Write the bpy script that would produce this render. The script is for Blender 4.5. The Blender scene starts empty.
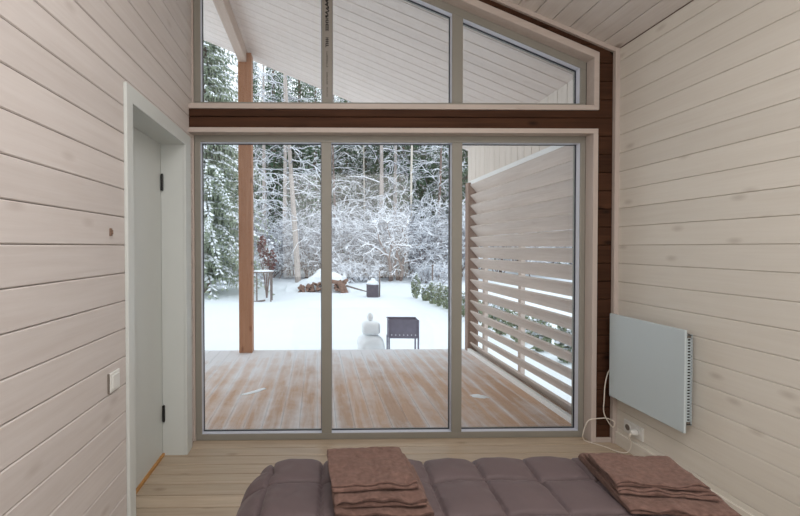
import bpy, bmesh, math, random
from mathutils import Vector, Matrix, noise
R = random.Random
S = bpy.context.scene
COL = S.collection

# ------------------------------------------------------------------ helpers
def lin(c):
    return tuple(((v/255)/12.92 if v/255 <= .04045 else ((v/255+.055)/1.055)**2.4) for v in c)+(1,)

class MB:
    def __init__(s): s.v=[]; s.f=[]; s.m=[]
    def add(s, vs, fs, mi=0):
        o=len(s.v); s.v+= [tuple(p) for p in vs]; s.f+=[tuple(i+o for i in f) for f in fs]; s.m+=[mi]*len(fs)
        return s
    def box(s, a, b, mi=0):
        x0,y0,z0=a; x1,y1,z1=b
        return s.add([(x0,y0,z0),(x1,y0,z0),(x1,y1,z0),(x0,y1,z0),(x0,y0,z1),(x1,y0,z1),(x1,y1,z1),(x0,y1,z1)],
              [(0,3,2,1),(4,5,6,7),(0,1,5,4),(1,2,6,5),(2,3,7,6),(3,0,4,7)],mi)
    def prism(s, poly, ax, a, b, mi=0):
        # poly: list of 2D points in the plane perpendicular to axis ax, extruded from a to b
        def P(p,t):
            return {0:(t,p[0],p[1]),1:(p[0],t,p[1]),2:(p[0],p[1],t)}[ax]
        n=len(poly)
        vs=[P(p,a) for p in poly]+[P(p,b) for p in poly]
        fs=[tuple(range(n)),tuple(range(2*n-1,n-1,-1))]+[(i,i+n,(i+1)%n+n,(i+1)%n) for i in range(n)]
        return s.add(vs,fs,mi)
    def ring(s, outer, inner, ax, a, b, mi=0, closed=True):
        n=len(outer)
        def P(p,t):
            return {0:(t,p[0],p[1]),1:(p[0],t,p[1]),2:(p[0],p[1],t)}[ax]
        for i in range(n if closed else n-1):
            j=(i+1)%n
            q=[outer[i],outer[j],inner[j],inner[i]]
            s.add([P(p,a) for p in q]+[P(p,b) for p in q],[(0,1,2,3),(7,6,5,4),(0,4,5,1),(2,6,7,3)]+
                  ([(1,5,6,2)] if (not closed and j==n-1) else [])+([(0,3,7,4)] if (not closed and i==0) else []),mi)
        return s
    def tube(s, pts, rad, n=6, mi=0, cap=True):
        pts=[Vector(p) for p in pts]
        if not isinstance(rad,(list,tuple)): rad=[rad]*len(pts)
        up=None; base=len(s.v); vs=[]
        for i,p in enumerate(pts):
            d=(pts[min(i+1,len(pts)-1)]-pts[max(i-1,0)])
            if d.length<1e-9: d=Vector((0,0,1))
            d.normalize()
            if up is None:
                up=Vector((0,0,1)) if abs(d.z)<.9 else Vector((1,0,0))
            a=up-d*up.dot(d)
            if a.length<1e-6: a=d.orthogonal()
            a.normalize(); up=a; b=d.cross(a)
            for k in range(n):
                t=2*math.pi*k/n
                vs.append(p+(a*math.cos(t)+b*math.sin(t))*rad[i])
        fs=[]
        for i in range(len(pts)-1):
            for k in range(n):
                fs.append((i*n+k,i*n+(k+1)%n,(i+1)*n+(k+1)%n,(i+1)*n+k))
        if cap:
            fs.append(tuple(range(n-1,-1,-1))); fs.append(tuple((len(pts)-1)*n+k for k in range(n)))
        return s.add(vs,fs,mi)
    def board(s, O, U, V, N, ua0, ub0, ua1, ub1, v0, v1, th=.018, g=.004, ch=.005, mi=0):
        # board running along U between v0 and v1; ends may slope; front face at N=0, body behind it
        O=Vector(O);U=Vector(U);V=Vector(V);N=Vector(N)
        w=v1-v0
        def ends(v):
            t=(v-v0)/w; return ua0+(ua1-ua0)*t, ub0+(ub1-ub0)*t
        prof=[(v0+g/2,-th),(v0+g/2,-ch),(v0+g/2+ch,0),(v1-g/2-ch,0),(v1-g/2,-ch),(v1-g/2,-th)]
        A=[];B=[]
        for v,nn in prof:
            a,b=ends(v); A.append(O+U*a+V*v+N*nn); B.append(O+U*b+V*v+N*nn)
        n=6
        fs=[tuple(range(n)),tuple(range(2*n-1,n-1,-1))]+[(i,i+n,(i+1)%n+n,(i+1)%n) for i in range(n)]
        return s.add(A+B,fs,mi)
    def blob(s, c, r, seed=0, n=8, m=6, amp=.15, mi=0, fr=1.5, sq=1.0):
        c=Vector(c); vs=[]; fs=[]
        for i in range(m+1):
            th=math.pi*i/m
            for k in range(n):
                ph=2*math.pi*k/n
                d=Vector((math.sin(th)*math.cos(ph),math.sin(th)*math.sin(ph),math.cos(th)))
                q=1+amp*noise.noise(d*fr+Vector((seed*3.1,seed*1.7,0)))*2
                if sq!=1: d=Vector([math.copysign(abs(t)**sq,t) for t in d])
                vs.append(c+Vector((d.x*r[0],d.y*r[1],d.z*r[2]))*q)
        for i in range(m):
            for k in range(n):
                fs.append((i*n+k,(i+1)*n+k,(i+1)*n+(k+1)%n,i*n+(k+1)%n))
        return s.add(vs,fs,mi)
    def build(s, name, mats, parent=None, smooth=False, bevel=0, fix=True):
        me=bpy.data.meshes.new(name); me.from_pydata(s.v,[],s.f)
        if not isinstance(mats,(list,tuple)): mats=[mats]
        for m in mats: me.materials.append(m)
        if len(mats)>1: me.polygons.foreach_set('material_index',s.m)
        if fix:
            bm=bmesh.new(); bm.from_mesh(me); bmesh.ops.recalc_face_normals(bm,faces=bm.faces); bm.to_mesh(me); bm.free()
        if smooth: me.polygons.foreach_set('use_smooth',[True]*len(me.polygons))
        me.update()
        o=bpy.data.objects.new(name,me); COL.objects.link(o)
        if parent: o.parent=parent
        if bevel:
            b=o.modifiers.new('bevel','BEVEL'); b.width=bevel; b.segments=2; b.limit_method='ANGLE'; b.angle_limit=.7
        return o

def tag(o,label=None,cat=None,group=None,kind=None):
    if label: o['label']=label
    if cat: o['category']=cat
    if group: o['group']=group
    if kind: o['kind']=kind
    return o
def empty(name,loc=(0,0,0),rz=0):
    o=bpy.data.objects.new(name,None); COL.objects.link(o); o.location=loc; o.rotation_euler=(0,0,rz); o.empty_display_size=.1
    return o
def struct(o,label=None): 
    o['kind']='structure'
    if label: o['label']=label
    return o

# ------------------------------------------------------------------ materials
def newmat(name, rough=.6, spec=.3):
    m=bpy.data.materials.new(name); m.use_nodes=True
    nt=m.node_tree; b=nt.nodes['Principled BSDF']; b.inputs['Roughness'].default_value=rough
    b.inputs['Specular IOR Level'].default_value=spec
    return m,nt,b
def N(nt,t,**k):
    n=nt.nodes.new(t)
    for a,v in k.items(): setattr(n,a,v)
    return n
def L(nt,a,b): nt.links.new(a,b)
def math_(nt,op,a,b=None,c=None):
    n=N(nt,'ShaderNodeMath',operation=op)
    for i,v in enumerate((a,b,c)):
        if v is None: continue
        if isinstance(v,(int,float)): n.inputs[i].default_value=v
        else: L(nt,v,n.inputs[i])
    return n.outputs[0]
def mixc(nt,f,a,b,mode='MIX'):
    n=N(nt,'ShaderNodeMix',data_type='RGBA',blend_type=mode)
    if isinstance(f,(int,float)): n.inputs['Factor'].default_value=f
    else: L(nt,f,n.inputs['Factor'])
    for k,v in (('A',a),('B',b)):
        s=[i for i in n.inputs if i.name==k and i.type=='RGBA'][0]
        if isinstance(v,tuple): s.default_value=v
        else: L(nt,v,s)
    return [o for o in n.outputs if o.type=='RGBA'][0]
def ramp(nt,f,lo,hi):
    n=N(nt,'ShaderNodeMapRange',clamp=True); n.inputs['From Min'].default_value=lo; n.inputs['From Max'].default_value=hi
    L(nt,f,n.inputs['Value']); return n.outputs['Result']
def plain(name,c,rough=.6,spec=.3,var=.04,scale=6,bump=0,bscale=200,metal=0):
    m,nt,b=newmat(name,rough,spec)
    tc=N(nt,'ShaderNodeTexCoord'); n=N(nt,'ShaderNodeTexNoise'); n.inputs['Scale'].default_value=scale; n.inputs['Detail'].default_value=4
    L(nt,tc.outputs['Object'],n.inputs['Vector'])
    c=lin(c); d=tuple(v*(1-var*2) for v in c[:3])+(1,); e=tuple(min(1,v*(1+var*2)) for v in c[:3])+(1,)
    L(nt,mixc(nt,n.outputs['Fac'],d,e),b.inputs['Base Color']); b.inputs['Metallic'].default_value=metal
    if bump:
        k=N(nt,'ShaderNodeTexNoise'); k.inputs['Scale'].default_value=bscale; k.inputs['Detail'].default_value=2
        L(nt,tc.outputs['Object'],k.inputs['Vector'])
        bp=N(nt,'ShaderNodeBump'); bp.inputs['Strength'].default_value=bump; bp.inputs['Distance'].default_value=.002
        L(nt,k.outputs['Fac'],bp.inputs['Height']); L(nt,bp.outputs[0],b.inputs['Normal'])
    return m
def wood(name,base,dark,ax_along,ax_across,pitch,off,rough=.55,spec=.25,grain=.35,tint=.08,knots=.5,slope=0,bump=.15,knotc=None):
    """boards: each board of width pitch across gets its own tint and grain"""
    m,nt,b=newmat(name,rough,spec)
    tc=N(nt,'ShaderNodeTexCoord'); sx=N(nt,'ShaderNodeSeparateXYZ'); L(nt,tc.outputs['Object'],sx.inputs[0])
    al=sx.outputs[ax_along]; ac=sx.outputs[ax_across]; th=sx.outputs[({0,1,2}-{ax_along,ax_across}).pop()]
    idx=math_(nt,'FLOOR',math_(nt,'DIVIDE',math_(nt,'SUBTRACT',ac,off),pitch))
    wn=N(nt,'ShaderNodeTexWhiteNoise',noise_dimensions='1D'); L(nt,idx,wn.inputs['W'])
    rnd=wn.outputs['Value']
    cb=N(nt,'ShaderNodeCombineXYZ')
    L(nt,math_(nt,'ADD',math_(nt,'MULTIPLY',al,1.2),math_(nt,'MULTIPLY',rnd,37)),cb.inputs[0])
    L(nt,math_(nt,'MULTIPLY',ac,16),cb.inputs[1]); L(nt,math_(nt,'MULTIPLY',th,16),cb.inputs[2])
    n1=N(nt,'ShaderNodeTexNoise'); n1.inputs['Scale'].default_value=1.6; n1.inputs['Detail'].default_value=6; n1.inputs['Roughness'].default_value=.6; n1.inputs['Distortion'].default_value=.6
    L(nt,cb.outputs[0],n1.inputs['Vector'])
    cb3=N(nt,'ShaderNodeCombineXYZ')
    L(nt,math_(nt,'ADD',math_(nt,'MULTIPLY',al,3),math_(nt,'MULTIPLY',rnd,91)),cb3.inputs[0]); L(nt,math_(nt,'MULTIPLY',ac,90),cb3.inputs[1]); L(nt,math_(nt,'MULTIPLY',th,90),cb3.inputs[2])
    n2=N(nt,'ShaderNodeTexNoise'); n2.inputs['Scale'].default_value=1; n2.inputs['Detail'].default_value=3
    L(nt,cb3.outputs[0],n2.inputs['Vector'])
    g=math_(nt,'ADD',math_(nt,'MULTIPLY',ramp(nt,n1.outputs['Fac'],.35,.75),.65),math_(nt,'MULTIPLY',ramp(nt,n2.outputs['Fac'],.4,.8),.35))
    B=lin(base);D=lin(dark)
    c=mixc(nt,math_(nt,'MULTIPLY',g,grain),B,D)
    # knots
    cb2=N(nt,'ShaderNodeCombineXYZ')
    L(nt,math_(nt,'ADD',math_(nt,'MULTIPLY',al,2.6),math_(nt,'MULTIPLY',rnd,53)),cb2.inputs[0]); L(nt,math_(nt,'MULTIPLY',ac,6),cb2.inputs[1])
    vo=N(nt,'ShaderNodeTexVoronoi',voronoi_dimensions='2D'); vo.inputs['Scale'].default_value=1; L(nt,cb2.outputs[0],vo.inputs['Vector'])
    kn=math_(nt,'SUBTRACT',1,ramp(nt,vo.outputs['Distance'],.03,.13))
    sel=math_(nt,'GREATER_THAN',N_sep(nt,vo.outputs['Color']),.62)
    kf=math_(nt,'MULTIPLY',math_(nt,'MULTIPLY',kn,sel),knots)
    K=lin(knotc) if knotc else D
    c=mixc(nt,kf,c,K)
    # board tint
    t=math_(nt,'ADD',1-tint,math_(nt,'MULTIPLY',rnd,2*tint))
    cc=N(nt,'ShaderNodeCombineXYZ'); [L(nt,t,cc.inputs[i]) for i in range(3)]
    c=mixc(nt,1.0,c,cc.outputs[0],'MULTIPLY')
    L(nt,c,b.inputs['Base Color'])
    bp=N(nt,'ShaderNodeBump'); bp.inputs['Strength'].default_value=bump; bp.inputs['Distance'].default_value=.002
    L(nt,g,bp.inputs['Height']); L(nt,bp.outputs[0],b.inputs['Normal'])
    return m
def N_sep(nt,c):
    s=N(nt,'ShaderNodeSeparateColor'); L(nt,c,s.inputs[0]); return s.outputs[0]

PZ=.1225; ZG=1.339
M={}
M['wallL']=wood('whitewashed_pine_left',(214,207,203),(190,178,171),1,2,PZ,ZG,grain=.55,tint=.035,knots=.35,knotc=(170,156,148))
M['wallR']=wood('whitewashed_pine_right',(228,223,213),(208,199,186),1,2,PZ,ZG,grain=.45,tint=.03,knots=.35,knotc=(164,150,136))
M['ceil']=wood('whitewashed_pine_ceiling',(222,216,211),(196,184,174),1,0,.116,1.915,grain=.55,tint=.05,knots=.6,knotc=(140,118,98))
M['groove']=plain('board_tongue',(176,154,140),.8,.1)
M['dark']=wood('walnut_stained_pine',(78,51,36),(40,25,17),0,2,PZ,ZG,rough=.65,spec=.12,grain=.9,tint=.16,knots=.85,knotc=(30,18,12))
M['darkback']=plain('dark_tongue',(38,22,15),.8,.1)
M['trim']=wood('whitewashed_trim',(200,188,180),(176,160,150),2,0,.5,0,grain=.5,tint=.01,knots=.3)
M['trimH']=wood('whitewashed_trim_level',(200,188,180),(176,160,150),0,2,.5,.03,grain=.5,tint=.01,knots=.3)
M['floor']=wood('pale_floorboards',(194,176,154),(150,130,108),0,1,.104,.134,rough=.35,spec=.45,grain=.7,tint=.09,knots=.5,knotc=(130,108,84))
M['floorback']=plain('floor_gap',(70,60,50),.8,.1)
M['frame']=plain('window_frame_paint',(146,143,134),.42,.4,.02)
M['gasket']=plain('gasket_rubber',(34,36,50),.5,.3,.0)
M['litreturn']=plain('painted_return_light',(214,218,230),.35,.5,.0)  # pale blue-white that paints outdoor light onto the frame returns
M['doorp']=plain('door_paint',(210,214,211),.38,.4,.012)
M['threshold']=wood('oak_threshold',(196,148,92),(150,100,56),1,0,.5,0,grain=.6,tint=.01,knots=0)
M['black']=plain('black_metal',(24,24,24),.4,.5,.0)
M['white']=plain('white_plastic',(226,226,222),.35,.5,.01)
M['greyplastic']=plain('grey_plastic',(120,112,104),.5,.3,.02)
M['radiator']=plain('radiator_enamel',(198,210,214),.33,.5,.01)
M['raddark']=plain('radiator_dark_metal',(120,112,104),.6,.3,.02)  # grey inner metal, darker than the enamel front
M['slot']=plain('slot_shade',(40,32,28),.8,.1)  # colour for the shade painted inside the heater slots
M['cable']=plain('cable_white',(224,216,204),.45,.4,.02)
M['film']=plain('print_ink',(34,32,32),.6,.2,.02)
M['film2']=plain('print_ink_faded',(98,95,88),.6,.2,.05)
M['filmbase']=plain('protective_film',(150,145,138),.45,.4,.03)
M['brown']=plain('wall_peg_brown',(126,104,90),.6,.2)
M['beam']=wood('pale_porch_beam',(205,186,172),(176,150,132),1,0,.5,0,grain=.6,tint=.02,knots=.4)
M['post']=wood('stained_post',(182,134,104),(146,100,72),2,0,.5,0,grain=.8,tint=.02,knots=.7,knotc=(120,70,44))
M['soffit']=wood('white_soffit_boards',(232,221,214),(208,192,180),0,1,.14,3.0,grain=.5,tint=.03,knots=.4)
M['soffitgap']=plain('soffit_tongue',(180,160,146),.8,.1)
M['sidev']=wood('white_side_boards',(226,216,206),(200,188,176),2,1,.14,3.0,grain=.5,tint=.03,knots=.3)
M['slat']=wood('whitewashed_louvre',(208,197,189),(176,158,146),1,2,.137,.0,grain=.6,tint=.04,knots=.3)
M['slatpost']=wood('louvre_post_wood',(150,126,114),(120,98,88),2,0,.5,0,grain=.7,tint=.02,knots=.4)
M['rail']=plain('white_rail_paint',(238,238,236),.5,.3,.02)
M['duvet']=plain('mauve_brown_duvet',(92,79,80),.62,.35,.05,7,.25,900)
def add_sheen(m,w,col):
    b=m.node_tree.nodes['Principled BSDF']; b.inputs['Sheen Weight'].default_value=w; b.inputs['Sheen Roughness'].default_value=.4; b.inputs['Sheen Tint'].default_value=lin(col)
add_sheen(M['duvet'],.15,(220,205,205))
M['towel']=plain('brown_terry',(112,88,80),.95,.1,.30,70,1.0,420); add_sheen(M['towel'],.25,(210,190,180))
M['mattress']=plain('mattress_ticking',(200,196,190),.9,.1)
M['bedwood']=wood('bed_frame_pine',(196,170,140),(160,130,100),1,2,.5,0,grain=.6,tint=.01)
M['snow']=plain('fresh_snow',(240,246,251),.8,.2,.015,1.5,.3,30)
M['snowtree']=plain('tree_snow',(240,244,250),.85,.15,.02,2)
M['snowman']=plain('packed_snow',(242,247,252),.8,.2,.05,5,.6,30)
M['needle']=plain('spruce_needles',(166,176,156),.8,.15,.3,3)
M['needleD']=plain('hazed_spruce_needles',(98,130,102),.8,.15,.3,2)  # green lightened to paint haze into the forest spruces
M['thuja']=plain('thuja_green',(138,148,122),.8,.15,.25,12)
M['bark']=plain('grey_bark',(128,112,102),.9,.1,.2,6,.5,40)
M['barkpale']=plain('frosted_bark',(182,172,166),.9,.1,.12,5,.5,40)
M['birch']=plain('birch_bark',(220,212,200),.8,.15,.15,8)
M['twig']=plain('frosty_twig',(152,152,160),.9,.1,.12,4)
M['twigd']=plain('brown_twig',(128,112,106),.9,.1,.2,4)
M['steel']=plain('dull_steel',(132,128,142),.6,.4,.12,9,metal=.2)
M['rust']=plain('smoked_metal',(96,90,98),.7,.3,.2,14,metal=.3)
M['firewood']=plain('firewood',(136,110,98),.9,.1,.25,9)
M['wooddark']=plain('weathered_wood',(122,112,108),.9,.1,.15,6)
M['redleaf']=plain('dry_russet_leaves',(118,84,82),.9,.1,.3,8)
M['wallout']=plain('pale_outer_wall',(214,206,196),.8,.1)

# deck: orange brown boards with a dusting of snow
def deck_mat():
    m=wood('snow_dusted_deck',(202,168,142),(168,130,104),1,0,.142,.0,rough=.5,spec=.3,grain=.7,tint=.09,knots=.3)
    nt=m.node_tree; b=nt.nodes['Principled BSDF']
    old=b.inputs['Base Color'].links[0].from_socket
    tc=N(nt,'ShaderNodeTexCoord')
    mp=N(nt,'ShaderNodeMapping'); mp.inputs['Scale'].default_value=(9,.9,1); L(nt,tc.outputs['Object'],mp.inputs[0])
    n=N(nt,'ShaderNodeTexNoise'); n.inputs['Scale'].default_value=1.1; n.inputs['Detail'].default_value=8; n.inputs['Roughness'].default_value=.65; n.inputs['Distortion'].default_value=.5
    L(nt,mp.outputs[0],n.inputs['Vector'])
    n2=N(nt,'ShaderNodeTexNoise'); n2.inputs['Scale'].default_value=2.2; n2.inputs['Detail'].default_value=7; n2.inputs['Roughness'].default_value=.7
    L(nt,tc.outputs['Object'],n2.inputs['Vector'])
    sx=N(nt,'ShaderNodeSeparateXYZ'); L(nt,tc.outputs['Object'],sx.inputs[0])
    far=ramp(nt,sx.outputs[1],3.6,5.6)        # snow blows in from the open edge
    lft=ramp(nt,math_(nt,'MULTIPLY',sx.outputs[0],-1),-1.6,1.4)
    a=math_(nt,'ADD',math_(nt,'MULTIPLY',n.outputs['Fac'],.6),math_(nt,'MULTIPLY',n2.outputs['Fac'],.5))
    a=math_(nt,'ADD',a,math_(nt,'ADD',math_(nt,'MULTIPLY',math_(nt,'POWER',far,2.),.34),math_(nt,'MULTIPLY',lft,.10)))
    jx=math_(nt,'FRACT',math_(nt,'DIVIDE',sx.outputs[0],.142))
    jd=math_(nt,'ABSOLUTE',math_(nt,'SUBTRACT',jx,.5))       # .5 at a joint: powder snow collects there
    a=math_(nt,'ADD',a,math_(nt,'MULTIPLY',ramp(nt,jd,.28,.5),.13))
    f=math_(nt,'MULTIPLY',ramp(nt,a,.54,.86),.9)
    L(nt,mixc(nt,f,old,lin((226,228,232))),b.inputs['Base Color'])
    return m
M['deck']=deck_mat()
def glass_mat():
    m=bpy.data.materials.new('clear_glazing'); m.use_nodes=True; nt=m.node_tree; nt.nodes.clear()
    o=N(nt,'ShaderNodeOutputMaterial'); t=N(nt,'ShaderNodeBsdfTransparent'); g=N(nt,'ShaderNodeBsdfGlossy'); g.inputs['Roughness'].default_value=.0
    t.inputs[0].default_value=(.985,.992,.99,1)
    f=N(nt,'ShaderNodeFresnel'); f.inputs[0].default_value=1.5; mx=N(nt,'ShaderNodeMixShader')
    L(nt,f.outputs[0],mx.inputs[0]); L(nt,t.outputs[0],mx.inputs[1]); L(nt,g.outputs[0],mx.inputs[2]); L(nt,mx.outputs[0],o.inputs[0])
    return m
M['glass']=glass_mat()

# ------------------------------------------------------------------ room shell
XL,XR=-.85,2.02; YB=-1.6; YC=2.77; YF=2.84; YO=2.96
ZR=2.652; SL=.412
cz=lambda x: ZR+SL*(XR-x)          # ceiling height at x
X_,Y_,Z_=Vector((1,0,0)),Vector((0,1,0)),Vector((0,0,1))
DY0,DY1,DZ=1.90,2.646,1.98       # door opening

def rows(z0,z1,g=ZG,p=PZ):
    k=math.floor((z0-g)/p); out=[]
    while g+k*p<z1:
        a,b=max(z0,g+k*p),min(z1,g+(k+1)*p)
        if b-a>.012: out.append((a,b))
        k+=1
    return out
# left wall
mb=MB()
for a,b in rows(0,cz(XL)):
    if a<DZ+.02:
        segs=[(YB,DY0-.02),(DY1+.02,YF)]
        if b>DZ: b2=b
    else: segs=[(YB,YF)]
    if a<DZ+.02<b: mb.board((XL,0,0),Y_,Z_,X_,DY0-.02,DY1+.02,DY0-.02,DY1+.02,DZ+.0205,b,.02,.001,.0005)
    for u0,u1 in segs:
        mb.board((XL,0,0),Y_,Z_,X_,u0,u1,u0,u1,a,b,.02,.0025,.0035)
mb.box((XL-.14,YB,0),(XL-.020,DY0-.02,4.0),1); mb.box((XL-.14,DY1+.02,0),(XL-.020,YF+.1,4.0),1); mb.box((XL-.14,DY0-.02,DZ+.02),(XL-.020,DY1+.02,4.0),1)
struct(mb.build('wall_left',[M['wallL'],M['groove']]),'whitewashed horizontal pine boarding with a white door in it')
# right wall
mb=MB()
for a,b in rows(0,ZR): mb.board((XR,0,0),Y_,Z_,-X_,YB,YF,YB,YF,a,b,.02,.0015,.003)
mb.box((XR+.019,YB,0),(XR+.16,YF+.11,ZR+.05),1)
struct(mb.build('wall_right',[M['wallR'],M['groove']]),'whitewashed horizontal pine boarding behind the heater')
# back wall
mb=MB()
for a,b in rows(0,4.0):
    for_a=XR if a<ZR else max(XL,XR-(a-ZR)/SL); for_b=XR if b<ZR else max(XL,XR-(b-ZR)/SL)
    mb.board((0,YB,0),X_,Z_,Y_,XL,for_a,XL,for_b,a,b,.02,.004,.005)
mb.box((XL-.14,YB-.1,0),(XR+.14,YB-.02,4.0),1)
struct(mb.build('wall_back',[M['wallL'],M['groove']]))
# ceiling: boards run away from the window along Y, stacked down the slope
mb=MB()
cs=1/math.sqrt(1+SL*SL); Vs=Vector((-cs,0,SL*cs)); Ns=Vector((-SL*cs,0,-cs))
p=.116/cs; off=(XR-1.915)/cs
k=-1
while k*p+off<(XR-XL)/cs:
    a,b=max(0,k*p+off),min((XR-XL)/cs,(k+1)*p+off)
    if b-a>.012: mb.board((XR,0,ZR),Y_,Vs,Ns,YB,YC+.03,YB,YC+.03,a,b,.02,.003,.004)
    k+=1
q=lambda x,d:(x,cz(x)+d)
mb.prism([q(XR+.02,.021),q(XL-.1,.021),q(XL-.1,.12),q(XR+.02,.12)],1,YB-.05,YC+.03,1)
struct(mb.build('ceiling',[M['ceil'],M['groove']]),'sloping whitewashed board ceiling')
# floor
mb=MB()
k=-17
while .134+k*.104<YF+.02:
    a,b=max(YB,.134+k*.104),min(YF+.03,.134+(k+1)*.104)
    if b-a>.01: mb.board((0,0,0),X_,Y_,Z_,XL-.14 if a>DY0-.11 and b<DY1+.11 else XL,XR,XL-.14 if a>DY0-.11 and b<DY1+.11 else XL,XR,a,b,.02,.007,.002)
    k+=1
mb.box((XL-.14,YB,-.16),(XR+.1,YO,-.018),1)
struct(mb.build('floor',[M['floor'],M['floorback']]),'pale wooden floorboards lying parallel to the window')

# window wall: dark stained boards and wall core
casl=lambda x: 2.631+SL*(1.892-x)      # outer edge of the sloping casing
mb=MB()
XD=1.885
for a,b in rows(0,cz(XD-.01)+.0):
    r=lambda z: XR if z<ZR else XR-(z-ZR)/SL
    if b<=2.64 or a<2.6:
        bb=min(b,2.80)
    mb.board((0,YC,0),X_,Z_,-Y_,XD,r(a),XD,max(XD+.001,r(b)),a,b,.02,.003,.004)
for a,b in rows(2.118,2.25): mb.board((0,YC,0),X_,Z_,-Y_,XL,XD,XL,XD,a,b,.02,.003,.004)
for a,b in rows(2.62,3.83):
    xi=lambda z: min(XD,1.892-(z-2.62)/SL+.02); xo=lambda z: min(XD,XR-(z-ZR)/SL)
    A0,A1,B0,B1=max(XL,xi(a)),max(XL,xi(b)),max(XL,xo(a)),max(XL,xo(b))
    if B0-A0>.001 or B1-A1>.001: mb.board((0,YC,0),X_,Z_,-Y_,A0,max(A0,B0),A1,max(A1,B1),a,b,.02,.003,.004)
# core: right strip, lintel, sloping strip, outer left part
c0,c1=YC+.019,YO
mb.box((1.89,c0,-.1),(XR+.02,c1,2.66),1)
mb.box((XL,c0,2.10),(1.89,c1,2.262),1)
mb.prism([(1.89,2.62),(XR,2.60),(XR,cz(XR)+.02),(XL,cz(XL)+.02),(XL,3.78),(1.89,2.66)][0:0] or [(1.872,2.632),(1.872,cz(1.872)+.02),(XL,cz(XL)+.02),(XL,2.632+SL*(1.872-XL))],1,c0,c1,1)
mb.box((1.872,c0,2.60),(1.892,c1,2.70),1)
struct(mb.build('wall_front',[M['dark'],M['darkback']]),'dark brown stained board wall around the windows')
mb=MB(); mb.box((-4.2,YF+.02,-.2),(XL-.02,YO,4.9)); 
struct(mb.build('wall_outer_left',M['wallout']))
mb=MB(); mb.box((XL-.025,YF-.005,0),(XL+.012,YO,4.0)); struct(mb.build('trim_7',M['trim']),'narrow whitewashed strip in the left window corner')

# casings (trim)
z0,z1=0,2.122
mb=MB()
mb.box((1.855,YC-.012,0),(1.888,YF,2.0898))
struct(mb.build('trim_1',M['trim'],bevel=.002),'whitewashed upright lining of the large window')
mb=MB(); mb.box((XL,YC-.012,2.090),(1.888,YF,2.122)); struct(mb.build('trim_2',M['trimH'],bevel=.002),'whitewashed head lining above the large window')
mb=MB(); mb.prism([(XL,2.247),(1.892,2.247),(1.857,2.28),(XL,2.28)],1,YC-.012,YF); struct(mb.build('trim_3',M['trimH'],bevel=.002),'whitewashed sill lining below the sloping window')
mb=MB()
o=[(1.892,2.247),(1.892,2.631),(XL,casl(XL))]
ii=[(1.857,2.28),(1.857,2.597),(XL,2.597+SL*(1.857-XL))]
mb.ring(o,ii,1,YC-.012,YF,closed=False)
struct(mb.build('trim_4',M['trimH'],bevel=.002),'whitewashed sloping casing of the upper window')
# corner and ceiling trims
mb=MB(); mb.box((1.990,YC-.028,0),(XR,YC,ZR)); struct(mb.build('trim_5',M['trim'],bevel=.002),'whitewashed corner batten at the right wall')
mb=MB(); mb.prism([(XR,ZR),(XL,cz(XL)),(XL,cz(XL)-.03),(1.99,cz(1.99)-.03),(1.99,ZR-.02),(XR,ZR-.02)],1,YC-.02,YC); struct(mb.build('trim_6',M['trimH'],bevel=.001),'whitewashed batten where the ceiling meets the dark boards')
mb=MB(); mb.box((1.888,YC-.014,0),(1.99,YC,.032)); struct(mb.build('baseboard_front',M['trimH'],bevel=.002))
mb=MB(); mb.box((XR-.014,YB,0),(XR,YC-.028,.085)); struct(mb.build('baseboard_right',M['wallR'],bevel=.003))
mb=MB(); mb.box((XL,2.752,0),(XL+.014,YC-.0,.05)); struct(mb.build('baseboard_left',M['trim'],bevel=.002))

# ------------------------------------------------------------------ windows
def window(name,outer,panes,frame_polys,label):
    root=empty(name,(0,0,0)); root['kind']='structure'; root['label']=label
    f=MB()
    for poly in frame_polys: f.prism(poly,1,YF,YF+.085)
    f.build('window_frame',M['frame'],root,bevel=.003)
    for poly in panes:
        cx=sum(p[0] for p in poly)/len(poly); czz=sum(p[1] for p in poly)/len(poly)
        def inset(d):
            # inset convex polygon by distance d
            n=len(poly); out=[]
            for i in range(n):
                p0,p1,p2=Vector(poly[i-1]),Vector(poly[i]),Vector(poly[(i+1)%n])
                e1=(p1-p0).normalized(); e2=(p2-p1).normalized()
                n1=Vector((-e1.y,e1.x)); n2=Vector((-e2.y,e2.x))
                if n1.dot(Vector((cx,czz))-p1)<0: n1=-n1
                if n2.dot(Vector((cx,czz))-p1)<0: n2=-n2
                k=d/(1+n1.dot(n2)); out.append(tuple(p1+(n1+n2)*k))
            return out
        g=MB(); g.prism(inset(-.004),1,YF+.060,YF+.066); pn=g.build('glass_pane',M['glass'],root)
        k=MB(); k.ring(inset(-.004),inset(.0045),1,YF+.048,YF+.0595); k.build('gasket',M['gasket'],root)
        k=MB(); k.ring(inset(-.001),inset(.0012),1,YF+.008,YF+.048); k.build('lit_return',M['litreturn'],root)  # thin added ring carrying the painted daylight on the frame returns
    return root
# lower window
px=[(-.796,.028),(.096,.928),(.998,1.820)]; gz0,gz1=.042,2.046
panes=[[(a,gz0),(b,gz0),(b,gz1),(a,gz1)] for a,b in px]
F0,F1=XL+.014,1.856
fp=[[(F0,0),(F1,0),(F1,gz0),(F0,gz0)],[(F0,gz1),(F1,gz1),(F1,2.10),(F0,2.10)],
    [(F0,gz0),(px[0][0],gz0),(px[0][0],gz1),(F0,gz1)],[(px[2][1],gz0),(F1,gz0),(F1,gz1),(px[2][1],gz1)]]
W1=window('window_1',None,panes,fp,'large three pane window with grey frame looking onto the deck')
def mull(a,b,za,zb,root):
    m=MB(); w=(b-a)
    m.prism([(a,za),(b,za),(b,zb(b) if callable(zb) else zb),(a,zb(a) if callable(zb) else zb)],1,YF,YF+.085)
    return m.build('mullion',M['frame'],root,bevel=.003)
mull(.028,.096,gz0,gz1,W1); mull(.928,.998,gz0,gz1,W1)
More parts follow.
